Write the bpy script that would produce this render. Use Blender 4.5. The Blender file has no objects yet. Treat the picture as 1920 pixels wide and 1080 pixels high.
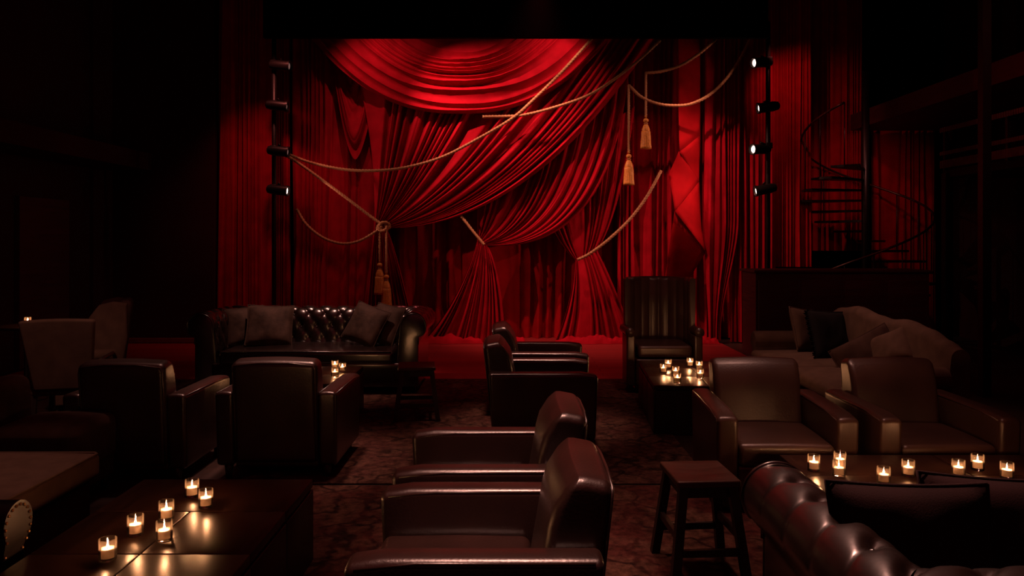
import bpy, math, random
from mathutils import Vector, Matrix, noise
random.seed(7)
PI = math.pi
C = bpy.context.scene.collection
SC = bpy.context.scene

# ------------------------------------------------------------------ camera
F = 1450.0            # focal length in 1920-wide pixels
CAMZ = 1.65
HY = 449.0            # horizon row
cam_d = bpy.data.cameras.new('camera')
cam_d.sensor_width = 36.0
cam_d.lens = 36.0 * F / 1920.0
cam_d.shift_y = -(540.0 - HY) / 1920.0
cam_d.clip_start = 0.05
cam = bpy.data.objects.new('camera', cam_d)
cam.location = (0, 0, CAMZ)
cam.rotation_euler = (PI / 2, 0, 0)
C.objects.link(cam)
SC.camera = cam

def W(px, py, d):
    return Vector(((px - 960.0) * d / F, d, CAMZ - (py - HY) * d / F))

# ------------------------------------------------------------------ view, world
vs = SC.view_settings
SC.display_settings.display_device = 'sRGB'
vs.view_transform = 'Standard'
vs.look = 'None'
vs.gamma = 1.0
vs.exposure = 0.0
vs.use_curve_mapping = False
try:
    SC.cycles.use_denoising = True
    SC.cycles.sample_clamp_indirect = 8.0
    SC.cycles.max_bounces = 8
    SC.cycles.transparent_max_bounces = 16
    SC.cycles.caustics_reflective = False
    SC.cycles.caustics_refractive = False
except Exception:
    pass
wd = bpy.data.worlds.new('world')
SC.world = wd
wd.use_nodes = True
wd.node_tree.nodes['Background'].inputs[0].default_value = (0.05, 0.004, 0.004, 1)
wd.node_tree.nodes['Background'].inputs[1].default_value = 0.02

# ------------------------------------------------------------------ lights of the room and added fill
def spot(name, loc, target, power, color, angle, blend=0.6, radius=0.08):
    l = bpy.data.lights.new(name, 'SPOT')
    l.energy = power; l.color = color; l.spot_size = math.radians(angle)
    l.spot_blend = blend; l.shadow_soft_size = radius
    o = bpy.data.objects.new(name, l)
    o.location = loc
    o.rotation_euler = (Vector(target) - Vector(loc)).to_track_quat('-Z', 'Y').to_euler()
    C.objects.link(o)
    return o

STAGE = (1.0, 0.42, 0.30)
WARM = (1.0, 0.47, 0.36)
# stage lamps on the bar hidden behind the proscenium header
for x, y, tx, tz, p, cone in ((-1.7, 10.78, 0.25, 2.7, 400, 78), (0.2, 10.78, 0.9, 1.2, 270, 66), (1.9, 10.78, 3.6, 1.9, 300, 44),
                              (2.5, 10.78, 2.0, 2.0, 42, 66), (-2.2, 11.1, -1.9, 3.6, 42, 110), (0.8, 11.2, 0.5, 4.0, 48, 100),
                              (-2.7, 10.78, -2.5, 1.0, 34, 70)):
    spot('stage_lamp', (x, y, 4.85), (tx, 12.3, tz), p, STAGE, cone, 0.9, 0.025)
spot('fold_side_light', (-3.6, 9.8, 3.2), (0.6, 12.7, 0.8), 200, STAGE, 40, 0.9, 0.04)  # added side lights, off the bar, to model the back curtain folds
spot('fold_side_light', (3.4, 9.6, 3.4), (0.2, 12.7, 0.8), 110, STAGE, 38, 0.9, 0.04)
# spots on the side booms, grazing the cloth
for z, p in ((4.3, 5), (3.6, 9), (3.0, 22), (2.35, 36)):
    spot('boom_beam', (3.45, 11.45, z), (1.5, 12.4, z - 0.4), p, STAGE, 100, 0.8, 0.03)
for z, p in ((4.3, 5), (3.6, 6), (2.9, 8), (2.35, 18)):
    spot('boom_beam', (-3.25, 11.45, z), (0.5, 12.5, z - 0.3), p, STAGE, 80, 0.8, 0.04)
# red spots on stage floor and stair, fill added on the pleats at both sides
spot('floor_wash', (0.4, 10.4, 5.2), (-0.1, 10.4, 0), 120, (1.0, 0.14, 0.14), 66, 0.9, 0.2)
spot('side_fill', (3.9, 11.3, 4.6), (5.2, 13.2, 3.0), 36, (1.0, 0.2, 0.16), 90, 0.9, 0.05)
spot('stair_wash', (5.0, 11.0, 3.4), (5.9, 13.2, 2.2), 26, (1.0, 0.3, 0.25), 70, 0.9, 0.05)
spot('side_fill', (-3.4, 10.8, 4.8), (-3.9, 12.4, 1.5), 90, (1.0, 0.2, 0.16), 70, 0.9, 0.05)
# dim red ambient fill added under the ceiling, no such lamp there
al = bpy.data.lights.new('ambient_fill', 'AREA'); al.shape = 'RECTANGLE'; al.size = 10; al.size_y = 10
al.energy = 26; al.color = (1.0, 0.07, 0.09)
ao = bpy.data.objects.new('ambient_fill', al); ao.location = (0.0, 3.5, 6.5); C.objects.link(ao)
rl = bpy.data.lights.new('rear_fill', 'AREA'); rl.shape = 'RECTANGLE'; rl.size = 8; rl.size_y = 3  # red fill added behind the camera for the dark chair backs
rl.energy = 13; rl.color = (1.0, 0.08, 0.12)
ro = bpy.data.objects.new('rear_fill', rl); ro.location = (0.0, -2.3, 4.2); ro.rotation_euler = (math.radians(75), 0, 0); C.objects.link(ro)
spot('railing_fill', (4.3, 6.5, 4.4), (5.6, 8.6, 2.8), 40, (1.0, 0.16, 0.12), 80, 0.9, 0.05)  # light added to bring out the railing, no fixture behind it
# warm pin spots over the seating
def pin(x, y, p, ang=48, z=4.5, dx=0.0, dy=0.5, r=0.2):
    spot('pin_spot', (x + dx, y + dy, z), (x, y, 0.6), p, WARM, ang, 0.9, r)
pin(-0.05, 2.85, 800, 26, dy=-0.3)
pin(0.0, 3.95, 640, 24, dy=-0.3)
pin(0.2, 6.9, 520, 28, dy=0.2)
pin(-1.7, 5.8, 560, 28, dy=0.5)
pin(-2.7, 5.8, 380, 24, dy=0.5)
pin(-2.2, 8.7, 420, 42, dy=-0.5, r=0.05)
pin(1.9, 5.0, 150, 40, dy=-0.6)
pin(3.0, 7.2, 250, 44, dx=-1.2)
pin(1.5, 2.5, 1250, 30, dx=-0.6, dy=2.0, r=0.14)
pin(-2.7, 3.8, 190, 30)
pin(-3.8, 6.4, 230, 34, dx=1.4, dy=-2.4)
pin(1.6, 8.2, 80, 30, dy=-1.5)
pin(-0.9, 5.4, 190, 42)
pin(1.0, 4.4, 200, 34)

# ------------------------------------------------------------------ materials
def mat_base(name):
    m = bpy.data.materials.new(name); m.use_nodes = True
    nt = m.node_tree; b = nt.nodes['Principled BSDF']
    return m, nt, b

def link(nt, a, b): nt.links.new(a, b)

def surf(name, col, rough=0.6, spec=0.5, var=0.25, nscale=6.0, bump=0.0, bscale=60.0, coat=0.0,
         sheen=0.0, sheen_tint=None, metal=0.0, detail=4.0, bdist=0.004):
    m, nt, b = mat_base(name)
    tc = nt.nodes.new('ShaderNodeTexCoord')
    n = nt.nodes.new('ShaderNodeTexNoise'); n.inputs['Scale'].default_value = nscale
    n.inputs['Detail'].default_value = detail
    link(nt, tc.outputs['Object'], n.inputs['Vector'])
    r = nt.nodes.new('ShaderNodeValToRGB')
    r.color_ramp.elements[0].position = 0.3; r.color_ramp.elements[1].position = 0.7
    r.color_ramp.elements[0].color = tuple(c * (1 - var) for c in col) + (1,)
    r.color_ramp.elements[1].color = tuple(min(1, c * (1 + var)) for c in col) + (1,)
    link(nt, n.outputs['Fac'], r.inputs['Fac'])
    link(nt, r.outputs['Color'], b.inputs['Base Color'])
    b.inputs['Roughness'].default_value = rough
    b.inputs['Specular IOR Level'].default_value = spec
    b.inputs['Metallic'].default_value = metal
    b.inputs['Coat Weight'].default_value = coat
    b.inputs['Coat Roughness'].default_value = 0.25
    if sheen:
        b.inputs['Sheen Weight'].default_value = sheen
        b.inputs['Sheen Roughness'].default_value = 0.35
        b.inputs['Sheen Tint'].default_value = tuple(sheen_tint or col) + (1,)
    if bump:
        n2 = nt.nodes.new('ShaderNodeTexNoise'); n2.inputs['Scale'].default_value = bscale
        n2.inputs['Detail'].default_value = 5
        link(nt, tc.outputs['Object'], n2.inputs['Vector'])
        bp = nt.nodes.new('ShaderNodeBump'); bp.inputs['Strength'].default_value = bump
        bp.inputs['Distance'].default_value = bdist
        link(nt, n2.outputs['Fac'], bp.inputs['Height'])
        link(nt, bp.outputs['Normal'], b.inputs['Normal'])
    return m

def wood(name, col, rough=0.4, scale=(1, 14, 14), var=0.5, spec=0.5):
    m, nt, b = mat_base(name)
    tc = nt.nodes.new('ShaderNodeTexCoord')
    mp = nt.nodes.new('ShaderNodeMapping'); mp.inputs['Scale'].default_value = scale
    link(nt, tc.outputs['Object'], mp.inputs['Vector'])
    n = nt.nodes.new('ShaderNodeTexNoise'); n.inputs['Scale'].default_value = 2.5
    n.inputs['Detail'].default_value = 8; n.inputs['Distortion'].default_value = 0.6
    link(nt, mp.outputs['Vector'], n.inputs['Vector'])
    r = nt.nodes.new('ShaderNodeValToRGB')
    r.color_ramp.elements[0].position = 0.3; r.color_ramp.elements[1].position = 0.75
    r.color_ramp.elements[0].color = tuple(c * (1 - var) for c in col) + (1,)
    r.color_ramp.elements[1].color = tuple(c * (1 + var) for c in col) + (1,)
    link(nt, n.outputs['Fac'], r.inputs['Fac'])
    link(nt, r.outputs['Color'], b.inputs['Base Color'])
    rr = nt.nodes.new('ShaderNodeMapRange')
    rr.inputs['To Min'].default_value = rough - 0.08; rr.inputs['To Max'].default_value = rough + 0.12
    link(nt, n.outputs['Fac'], rr.inputs['Value']); link(nt, rr.outputs['Result'], b.inputs['Roughness'])
    b.inputs['Specular IOR Level'].default_value = spec
    bp = nt.nodes.new('ShaderNodeBump'); bp.inputs['Strength'].default_value = 0.15
    bp.inputs['Distance'].default_value = 0.002
    link(nt, n.outputs['Fac'], bp.inputs['Height']); link(nt, bp.outputs['Normal'], b.inputs['Normal'])
    return m

def emit(name, col, strength):
    m, nt, b = mat_base(name)
    b.inputs['Base Color'].default_value = (0.8, 0.7, 0.6, 1)
    b.inputs['Emission Color'].default_value = tuple(col) + (1,)
    b.inputs['Emission Strength'].default_value = strength
    return m

def glass_mat():
    m = bpy.data.materials.new('votive_glass'); m.use_nodes = True
    nt = m.node_tree; nt.nodes.clear()
    out = nt.nodes.new('ShaderNodeOutputMaterial')
    tr = nt.nodes.new('ShaderNodeBsdfTransparent'); tr.inputs[0].default_value = (0.96, 0.93, 0.9, 1)
    gl = nt.nodes.new('ShaderNodeBsdfGlossy'); gl.inputs['Roughness'].default_value = 0.06
    tl = nt.nodes.new('ShaderNodeBsdfTranslucent'); tl.inputs[0].default_value = (0.9, 0.75, 0.6, 1)
    lw = nt.nodes.new('ShaderNodeLayerWeight'); lw.inputs['Blend'].default_value = 0.2
    m1 = nt.nodes.new('ShaderNodeMixShader'); m2 = nt.nodes.new('ShaderNodeMixShader')
    link(nt, lw.outputs['Fresnel'], m1.inputs[0])
    link(nt, tr.outputs[0], m1.inputs[1]); link(nt, gl.outputs[0], m1.inputs[2])
    m2.inputs[0].default_value = 0.012
    link(nt, m1.outputs[0], m2.inputs[1]); link(nt, tl.outputs[0], m2.inputs[2])
    link(nt, m2.outputs[0], out.inputs[0])
    return m

def rug_mat(name, c_dark, c_light, c_red, sx, sy):
    m, nt, b = mat_base(name)
    tc = nt.nodes.new('ShaderNodeTexCoord')
    v = nt.nodes.new('ShaderNodeTexVoronoi'); v.inputs['Scale'].default_value = 5.5
    v.feature = 'DISTANCE_TO_EDGE'
    nn = nt.nodes.new('ShaderNodeTexNoise'); nn.inputs['Scale'].default_value = 3.0
    nn.inputs['Detail'].default_value = 3
    mx = nt.nodes.new('ShaderNodeMixRGB'); mx.inputs[0].default_value = 0.35
    link(nt, tc.outputs['Object'], nn.inputs['Vector'])
    link(nt, tc.outputs['Object'], mx.inputs[1]); link(nt, nn.outputs['Color'], mx.inputs[2])
    link(nt, mx.outputs[0], v.inputs['Vector'])
    w = nt.nodes.new('ShaderNodeTexNoise'); w.inputs['Scale'].default_value = 14
    w.inputs['Detail'].default_value = 8; w.inputs['Roughness'].default_value = 0.75
    link(nt, tc.outputs['Object'], w.inputs['Vector'])
    r1 = nt.nodes.new('ShaderNodeValToRGB')
    r1.color_ramp.elements[0].position = 0.03; r1.color_ramp.elements[0].color = tuple(c_light) + (1,)
    r1.color_ramp.elements[1].position = 0.09; r1.color_ramp.elements[1].color = tuple(c_dark) + (1,)
    link(nt, v.outputs['Distance'], r1.inputs['Fac'])
    r2 = nt.nodes.new('ShaderNodeValToRGB')
    r2.color_ramp.elements[0].position = 0.42; r2.color_ramp.elements[0].color = (0, 0, 0, 1)
    r2.color_ramp.elements[1].position = 0.62; r2.color_ramp.elements[1].color = (1, 1, 1, 1)
    link(nt, nn.outputs['Fac'], r2.inputs['Fac'])
    m1 = nt.nodes.new('ShaderNodeMixRGB')
    link(nt, r2.outputs['Color'], m1.inputs[0]); link(nt, r1.outputs['Color'], m1.inputs[1])
    m1.inputs[2].default_value = tuple(c_red) + (1,)
    r3 = nt.nodes.new('ShaderNodeValToRGB')
    r3.color_ramp.elements[0].position = 0.35; r3.color_ramp.elements[0].color = (0.25, 0.25, 0.25, 1)
    r3.color_ramp.elements[1].position = 0.7; r3.color_ramp.elements[1].color = (1.6, 1.6, 1.6, 1)
    link(nt, w.outputs['Fac'], r3.inputs['Fac'])
    m2 = nt.nodes.new('ShaderNodeMixRGB'); m2.blend_type = 'MULTIPLY'; m2.inputs[0].default_value = 1
    link(nt, m1.outputs[0], m2.inputs[1]); link(nt, r3.outputs['Color'], m2.inputs[2])
    link(nt, m2.outputs[0], b.inputs['Base Color'])
    b.inputs['Roughness'].default_value = 0.95; b.inputs['Specular IOR Level'].default_value = 0.1
    bp = nt.nodes.new('ShaderNodeBump'); bp.inputs['Strength'].default_value = 0.5
    bp.inputs['Distance'].default_value = 0.006
    link(nt, w.outputs['Fac'], bp.inputs['Height']); link(nt, bp.outputs['Normal'], b.inputs['Normal'])
    return m

def planks_mat(name, col, width, rough):
    m, nt, b = mat_base(name)
    tc = nt.nodes.new('ShaderNodeTexCoord')
    br = nt.nodes.new('ShaderNodeTexBrick')
    br.inputs['Color1'].default_value = tuple(col) + (1,)
    br.inputs['Color2'].default_value = tuple(c * 0.75 for c in col) + (1,)
    br.inputs['Mortar'].default_value = tuple(c * 0.25 for c in col) + (1,)
    br.inputs['Scale'].default_value = 1.0
    br.inputs['Brick Width'].default_value = 2.2; br.inputs['Row Height'].default_value = width
    br.inputs['Mortar Size'].default_value = 0.004
    link(nt, tc.outputs['Object'], br.inputs['Vector'])
    link(nt, br.outputs['Color'], b.inputs['Base Color'])
    b.inputs['Roughness'].default_value = rough
    return m

MT = {}
MT['velvet'] = surf('red_velvet', (0.34, 0.0045, 0.015), 0.8, 0.03, 0.18, 5, 0.25, 45, sheen=0.4, sheen_tint=(0.95, 0.015, 0.045), bdist=0.006)
MT['velvet_dim'] = surf('shaded_red_velvet', (0.32, 0.004, 0.008), 0.8, 0.05, 0.18, 5, 0.2, 45, sheen=0.1, sheen_tint=(0.8, 0.04, 0.05))  # same velvet toned down, shade put into its colour and sheen
MT['rope'] = surf('gold_rope', (0.36, 0.17, 0.075), 0.6, 0.4, 0.2, 60, 0.3, 300, bdist=0.002)
MT['tassel'] = surf('gold_tassel', (0.62, 0.26, 0.05), 0.5, 0.4, 0.25, 40)
MT['leather'] = surf('brown_leather', (0.026, 0.0105, 0.008), 0.34, 0.8, 0.4, 3.5, 0.35, 90, coat=0.25, bdist=0.003)
MT['leather_tuft'] = surf('tufted_leather', (0.009, 0.0038, 0.0028), 0.27, 1.0, 0.35, 4, 0.12, 60, coat=0.6, bdist=0.003)
MT['leather_worn'] = surf('taupe_leather', (0.055, 0.028, 0.020), 0.36, 0.5, 0.3, 3.0, 0.3, 90, coat=0.15, bdist=0.003)
MT['linen'] = surf('grey_brown_fabric', (0.092, 0.056, 0.040), 0.95, 0.1, 0.15, 9, 0.4, 220, sheen=0.2, bdist=0.002)
MT['tweed'] = surf('dark_fabric', (0.05, 0.028, 0.022), 0.95, 0.1, 0.25, 9, 0.4, 220, bdist=0.002)
MT['maroon'] = surf('maroon_fabric', (0.011, 0.0016, 0.002), 0.9, 0.15, 0.2, 7, 0.3, 200, sheen=0.2)
MT['black_fabric'] = surf('black_fabric', (0.010, 0.008, 0.008), 0.9, 0.15, 0.2, 7, 0.3, 200)
MT['pillow'] = surf('brown_velvet', (0.050, 0.030, 0.022), 0.8, 0.2, 0.5, 9, 0.4, 40, sheen=0.3)
MT['table'] = wood('dark_table_wood', (0.034, 0.016, 0.011), 0.30, (14, 1, 14), 0.3, 0.16)
MT['wood'] = wood('black_brown_wood', (0.020, 0.011, 0.008), 0.4, (14, 14, 1.5), 0.4)
MT['stool_top'] = wood('worn_stool_wood', (0.075, 0.035, 0.022), 0.36, (1, 14, 14), 0.35)
MT['wallp'] = surf('maroon_wall_paint', (0.030, 0.004, 0.005), 0.75, 0.2, 0.2, 1.2)
MT['black'] = surf('black_masking_cloth', (0.0015, 0.001, 0.001), 0.95, 0.02, 0.2, 3)
MT['floor'] = planks_mat('dark_floorboards', (0.035, 0.016, 0.012), 0.14, 0.45)
MT['stage'] = planks_mat('red_stage_boards', (0.30, 0.010, 0.014), 0.16, 0.55)
MT['metal'] = surf('black_steel', (0.010, 0.008, 0.008), 0.4, 0.5, 0.2, 8, metal=0.3)
MT['iron'] = surf('brushed_iron', (0.10, 0.05, 0.045), 0.35, 0.5, 0.2, 8, metal=0.8)
MT['brass'] = surf('brass_nail', (0.45, 0.28, 0.12), 0.3, 0.5, 0.1, 8, metal=0.9)
MT['glass'] = glass_mat()
MT['wax'] = surf('candle_wax', (0.95, 0.86, 0.72), 0.6, 0.3, 0.05, 30)
_nt = MT['wax'].node_tree
_df = _nt.nodes.new('ShaderNodeBsdfDiffuse'); _df.inputs[0].default_value = (0.97, 0.90, 0.78, 1)
_tl = _nt.nodes.new('ShaderNodeBsdfTranslucent'); _tl.inputs[0].default_value = (0.98, 0.90, 0.76, 1)
_mx = _nt.nodes.new('ShaderNodeMixShader'); _mx.inputs[0].default_value = 0.55
link(_nt, _df.outputs[0], _mx.inputs[1]); link(_nt, _tl.outputs[0], _mx.inputs[2])
link(_nt, _mx.outputs[0], [q for q in _nt.nodes if q.type == 'OUTPUT_MATERIAL'][0].inputs[0])
MT['flame'] = emit('candle_flame', (1.0, 0.43, 0.19), 1200)
MT['lens'] = emit('lamp_lens', (1.0, 0.62, 0.50), 9)
MT['lens_dim'] = emit('lamp_lens_dim', (1.0, 0.60, 0.52), 0.12)
MT['rug_a'] = rug_mat('distressed_rug', (0.085, 0.038, 0.025), (0.022, 0.009, 0.007), (0.060, 0.015, 0.012), 1, 1)
MT['rug_b'] = rug_mat('faded_rug', (0.088, 0.044, 0.030), (0.028, 0.013, 0.010), (0.066, 0.026, 0.020), 1, 1)
MT['trim'] = surf('light_catch_red', (0.16, 0.03, 0.03), 0.4)  # baseboard tone raised, catch of light put into the colour
MT['bar'] = wood('dark_red_panel', (0.05, 0.006, 0.006), 0.55, (1, 1, 14), 0.3)

# ------------------------------------------------------------------ mesh tools
class MB:
    def __init__(s): s.v = []; s.f = []
    def add(s, vs_, fs_):
        o = len(s.v); s.v += [tuple(p) for p in vs_]; s.f += [tuple(i + o for i in f) for f in fs_]
        return s
    def grid(s, fn, nu, nv, flip=False):
        vs_ = [fn(i / nu, j / nv) for j in range(nv + 1) for i in range(nu + 1)]
        fs_ = []
        for j in range(nv):
            for i in range(nu):
                a = j * (nu + 1) + i
                q = (a, a + 1, a + nu + 2, a + nu + 1)
                fs_.append(q[::-1] if flip else q)
        return s.add(vs_, fs_)
    def loft(s, rings, closed=True, cap=True):
        n = len(rings[0]); vs_ = [p for r in rings for p in r]; fs_ = []
        for j in range(len(rings) - 1):
            for i in range(n if closed else n - 1):
                k = (i + 1) % n
                fs_.append((j * n + i, j * n + k, (j + 1) * n + k, (j + 1) * n + i))
        if cap and closed:
            fs_.append(tuple(range(n))[::-1]); fs_.append(tuple((len(rings) - 1) * n + i for i in range(n)))
        return s.add(vs_, fs_)
    def lathe(s, prof, n=20, c=(0, 0, 0), ripple=None):
        rings = []
        for r, z in prof:
            ring = []
            for i in range(n):
                a = 2 * PI * i / n
                rr = max(r, 1e-4) * (1 + (ripple(a, z) if ripple else 0))
                ring.append((c[0] + rr * math.cos(a), c[1] + rr * math.sin(a), c[2] + z))
            rings.append(ring)
        return s.loft(rings)
    def tube(s, pts, r, n=8, cap=True):
        pts = [Vector(p) for p in pts]; rings = []; up = Vector((0, 0, 1)); N = None
        for i, p in enumerate(pts):
            t = (pts[min(i + 1, len(pts) - 1)] - pts[max(i - 1, 0)]).normalized()
            if N is None:
                N = t.cross(up) if abs(t.z) < 0.95 else t.cross(Vector((1, 0, 0)))
            N = (N - t * N.dot(t)).normalized(); B = t.cross(N)
            rr = r[i] if isinstance(r, (list, tuple)) else r
            rings.append([p + (N * math.cos(2 * PI * k / n) + B * math.sin(2 * PI * k / n)) * rr for k in range(n)])
        return s.loft(rings, True, cap)
    def bar(s, a, b, w, h=None):          # square bar from a to b
        h = h or w
        a = Vector(a); b = Vector(b); t = (b - a).normalized()
        N = t.cross(Vector((0, 0, 1))) if abs(t.z) < 0.95 else Vector((1, 0, 0))
        N = (N - t * N.dot(t)).normalized(); B = t.cross(N)
        q = [(-1, -1), (1, -1), (1, 1), (-1, 1)]
        return s.loft([[p + N * x * w / 2 + B * y * h / 2 for x, y in q] for p in (a, b)])
    def box(s, c, sz):
        x, y, z = (k / 2 for k in sz)
        vs_ = [(c[0] + a * x, c[1] + b * y, c[2] + d * z) for d in (-1, 1) for a, b in ((-1, -1), (1, -1), (1, 1), (-1, 1))]
        return s.add(vs_, [(3, 2, 1, 0), (4, 5, 6, 7), (0, 1, 5, 4), (1, 2, 6, 5), (2, 3, 7, 6), (3, 0, 4, 7)])
    def rbox(s, c, sz, r, fn=None, n=6, k=3):
        H = [q / 2 for q in sz]; r = min(r, min(H) * 0.99)
        def axis(h):
            co = [r * (1 - math.tan(PI / 4 * (1 - i / k))) for i in range(k + 1)]
            mid = [(-(h - r)) + 2 * (h - r) * i / n for i in range(1, n)]
            return [-h + q for q in co] + mid + [h - q for q in reversed(co)]
        A = [axis(h) for h in H]
        idx = {}; vs_ = []; fs_ = []
        def vert(p):
            key = tuple(round(q, 5) for q in p)
            if key in idx: return idx[key]
            inn = [max(-(H[i] - r), min(H[i] - r, p[i])) for i in range(3)]
            d = Vector([p[i] - inn[i] for i in range(3)])
            if d.length > 1e-9: d = d.normalized() * r
            q = [inn[i] + d[i] for i in range(3)]
            if fn: q = fn(*q)
            idx[key] = len(vs_); vs_.append((c[0] + q[0], c[1] + q[1], c[2] + q[2]))
            return idx[key]
        for ax in range(3):
            u, w = (ax + 1) % 3, (ax + 2) % 3
            for sg in (-1, 1):
                for i in range(len(A[u]) - 1):
                    for j in range(len(A[w]) - 1):
                        q = []
                        for a, b in ((i, j), (i + 1, j), (i + 1, j + 1), (i, j + 1)):
                            p = [0, 0, 0]; p[ax] = sg * H[ax]; p[u] = A[u][a]; p[w] = A[w][b]
                            q.append(vert(p))
                        if len(set(q)) == 4: fs_.append(tuple(q if sg > 0 else q[::-1]))
        return s.add(vs_, fs_)
    def build(s, name, m, parent=None, smooth=True, angle=None):
        me = bpy.data.meshes.new(name)
        me.from_pydata(s.v, [], s.f); me.update()
        if smooth:
            me.polygons.foreach_set('use_smooth', [True] * len(me.polygons))
            if angle is not None:
                me.set_sharp_from_angle(angle=math.radians(angle))
        me.materials.append(m)
        o = bpy.data.objects.new(name, me); C.objects.link(o)
        if parent: o.parent = parent
        return o

def tag(o, label, cat, group=None, kind=None):
    if label: o['label'] = label
    if cat: o['category'] = cat
    if group: o['group'] = group
    if kind: o['kind'] = kind
    return o

def thing(name, label, cat, loc=(0, 0, 0), rz=0.0, group=None):
    o = bpy.data.objects.new(name, None); C.objects.link(o)
    o.empty_display_size = 0.1
    o.location = loc; o.rotation_euler = (0, 0, rz)
    return tag(o, label, cat, group)

def struct(name, mb, m, smooth=False):
    o = mb.build(name, m, None, smooth); o['kind'] = 'structure'; return o

def copy_tree(o, parent=None):
    c = o.copy(); C.objects.link(c)
    if parent: c.parent = parent
    for ch in list(o.children): copy_tree(ch, c)
    return c

def place(proto, used, loc, rz, label, group=None):
    o = proto if not used else copy_tree(proto)
    o.location = loc; o.rotation_euler = (0, 0, rz); o['label'] = label
    if group: o['group'] = group
    return o

def lerp(a, b, t): return a + (b - a) * t
def lerp2(a, b, t): return (lerp(a[0], b[0], t), lerp(a[1], b[1], t))
def sm(t): t = max(0, min(1, t)); return t * t * (3 - 2 * t)

# ------------------------------------------------------------------ the setting
XL, XR, YB, YF, ZC = -6.3, 7.6, 13.6, -2.5, 6.6
struct('floor', MB().box(((XL + XR) / 2, (YB + YF) / 2, -0.1), (XR - XL + 1, YB - YF + 1, 0.2)), MT['floor'])
struct('ceiling', MB().box(((XL + XR) / 2, (YB + YF) / 2, ZC + 0.1), (XR - XL + 1, YB - YF + 1, 0.2)), MT['black'])
struct('wall_left', MB().box((XL - 0.1, (YB + YF) / 2, ZC / 2), (0.2, YB - YF, ZC)), MT['wallp'])
struct('wall_right', MB().box((XR + 0.1, (YB + YF) / 2, ZC / 2), (0.2, YB - YF, ZC)), MT['wallp'])
struct('wall_back', MB().box(((XL + XR) / 2, YB + 0.1, ZC / 2), (XR - XL, 0.2, ZC)), MT['black'])
struct('wall_front', MB().box(((XL + XR) / 2, YF - 0.1, ZC / 2), (XR - XL, 0.2, ZC)), MT['black'])
struct('wall_stage_side', MB().box((-5.55, 12.35, 3.3), (1.7, 0.3, ZC)), MT['wallp'])
struct('baseboard_stage_side', MB().rbox((-5.4, 12.18, 0.06), (1.6, 0.03, 0.08), 0.01, n=2, k=2), MT['trim'])
# soffit of the side gallery and a door on the left wall
struct('trim_1', MB().box((XL + 0.35, 7.0, 2.85), (0.7, 10.0, 0.26)), MT['wallp'])
mb = MB().box((XL + 0.03, 10.35, 1.1), (0.06, 1.1, 2.2))
struct('door_1', mb, MT['bar'])
# stage deck
SZ = 0.015
struct('stage_floor', MB().box((-1.4, 11.22, SZ / 2), (9.4, 4.3, SZ)), MT['stage'])
# proscenium header and black side masking
struct('trim_2', MB().box((0.05, 10.6, 5.51), (6.9, 0.08, 2.2)), MT['black'])

# rugs
mb = MB().rbox((0, 0, 0), (3.9, 3.75, 0.012), 0.005, n=10, k=1)
o = mb.build('area_rug', MT['rug_a']); o.location = (0.15, 3.28, 0.0065)
tag(o, 'dark red distressed patterned rug under the two nearest armchairs', 'rug')
mb = MB().rbox((0, 0, 0), (3.2, 4.0, 0.012), 0.005, n=10, k=1)
o = mb.build('area_rug', MT['rug_b']); o.location = (-0.25, 7.2, 0.0065)
tag(o, 'faded brown rug in the middle aisle between stool and stage', 'rug')

# ------------------------------------------------------------------ curtains
D0 = 12.5
class Rnd:
    def __init__(s, seed):
        r = random.Random(seed)
        s.a = [r.uniform(0.35, 1.0) for _ in range(200)]
        s.p = [r.uniform(0, 2 * PI) for _ in range(8)]
        s.q = [r.uniform(-1, 1) for _ in range(200)]
def fold(R, u, v, nf, wob=0.35, cusp=False):
    ph = nf * u + wob * (math.sin(5.1 * u * nf / 10 + R.p[0]) + 0.6 * math.sin(11.7 * u * nf / 10 + R.p[1])) \
        + 0.16 * math.sin(3.0 * v + 9 * u + R.p[2]) + 0.07 * math.sin(8 * v + 23 * u + R.p[3]) + 40
    k = int(math.floor(ph)); t = ph - k
    if cusp:
        a0, a1 = R.a[k % 200], R.a[(k + 1) % 200]
        return lerp(a0, a1, t) * (1 - abs(math.sin(PI * t)) ** 0.75)
    main = abs(math.sin(PI * t)) ** 1.25 * R.a[k % 200]
    t2 = ph * 2.37 + R.q[k % 200] * 0.0
    fine = abs(math.sin(PI * t2)) * 0.08 * (1 + R.q[k % 200])
    return main + fine

def drape(name, label, guide, nf, amp, seed, nu, nv, m=None, off=0.0, ampv=None, bulge=None, wob=0.8, d=None, cusp=False):
    R = Rnd(seed)
    def fn(u, v):
        px, py = guide(u, v)
        p = W(px, py, d or D0)
        a = amp * (ampv(u, v) if ampv else 1)
        p.y -= off + a * fold(R, u, v, nf, wob, cusp) + (bulge(u, v) if bulge else 0)
        p.y += 0.0
        if p.z < SZ + 0.004:
            p.z = SZ + 0.004
        return p
    mb = MB().grid(fn, nu, nv)
    o = mb.build(name, m or MT['velvet'])
    tag(o, label, 'curtain')
    return o

def straight(x0, x1, y0, y1, lean=0.0, curve=0.0):
    def g(u, v):
        return (lerp(x0, x1, u) + lean * v + curve * math.sin(PI * v), lerp(y0, y1, v))
    return g
def hemflare(u, v): return 0.65 + 0.35 * v

# full-width back curtain
drape('back_curtain', 'dark red velvet curtain hanging behind all the gathered stage drapes',
      straight(545, 1445, 30, 650), 26, 0.22, 11, 420, 50, MT['velvet_dim'], off=-0.48, ampv=hemflare)
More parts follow.
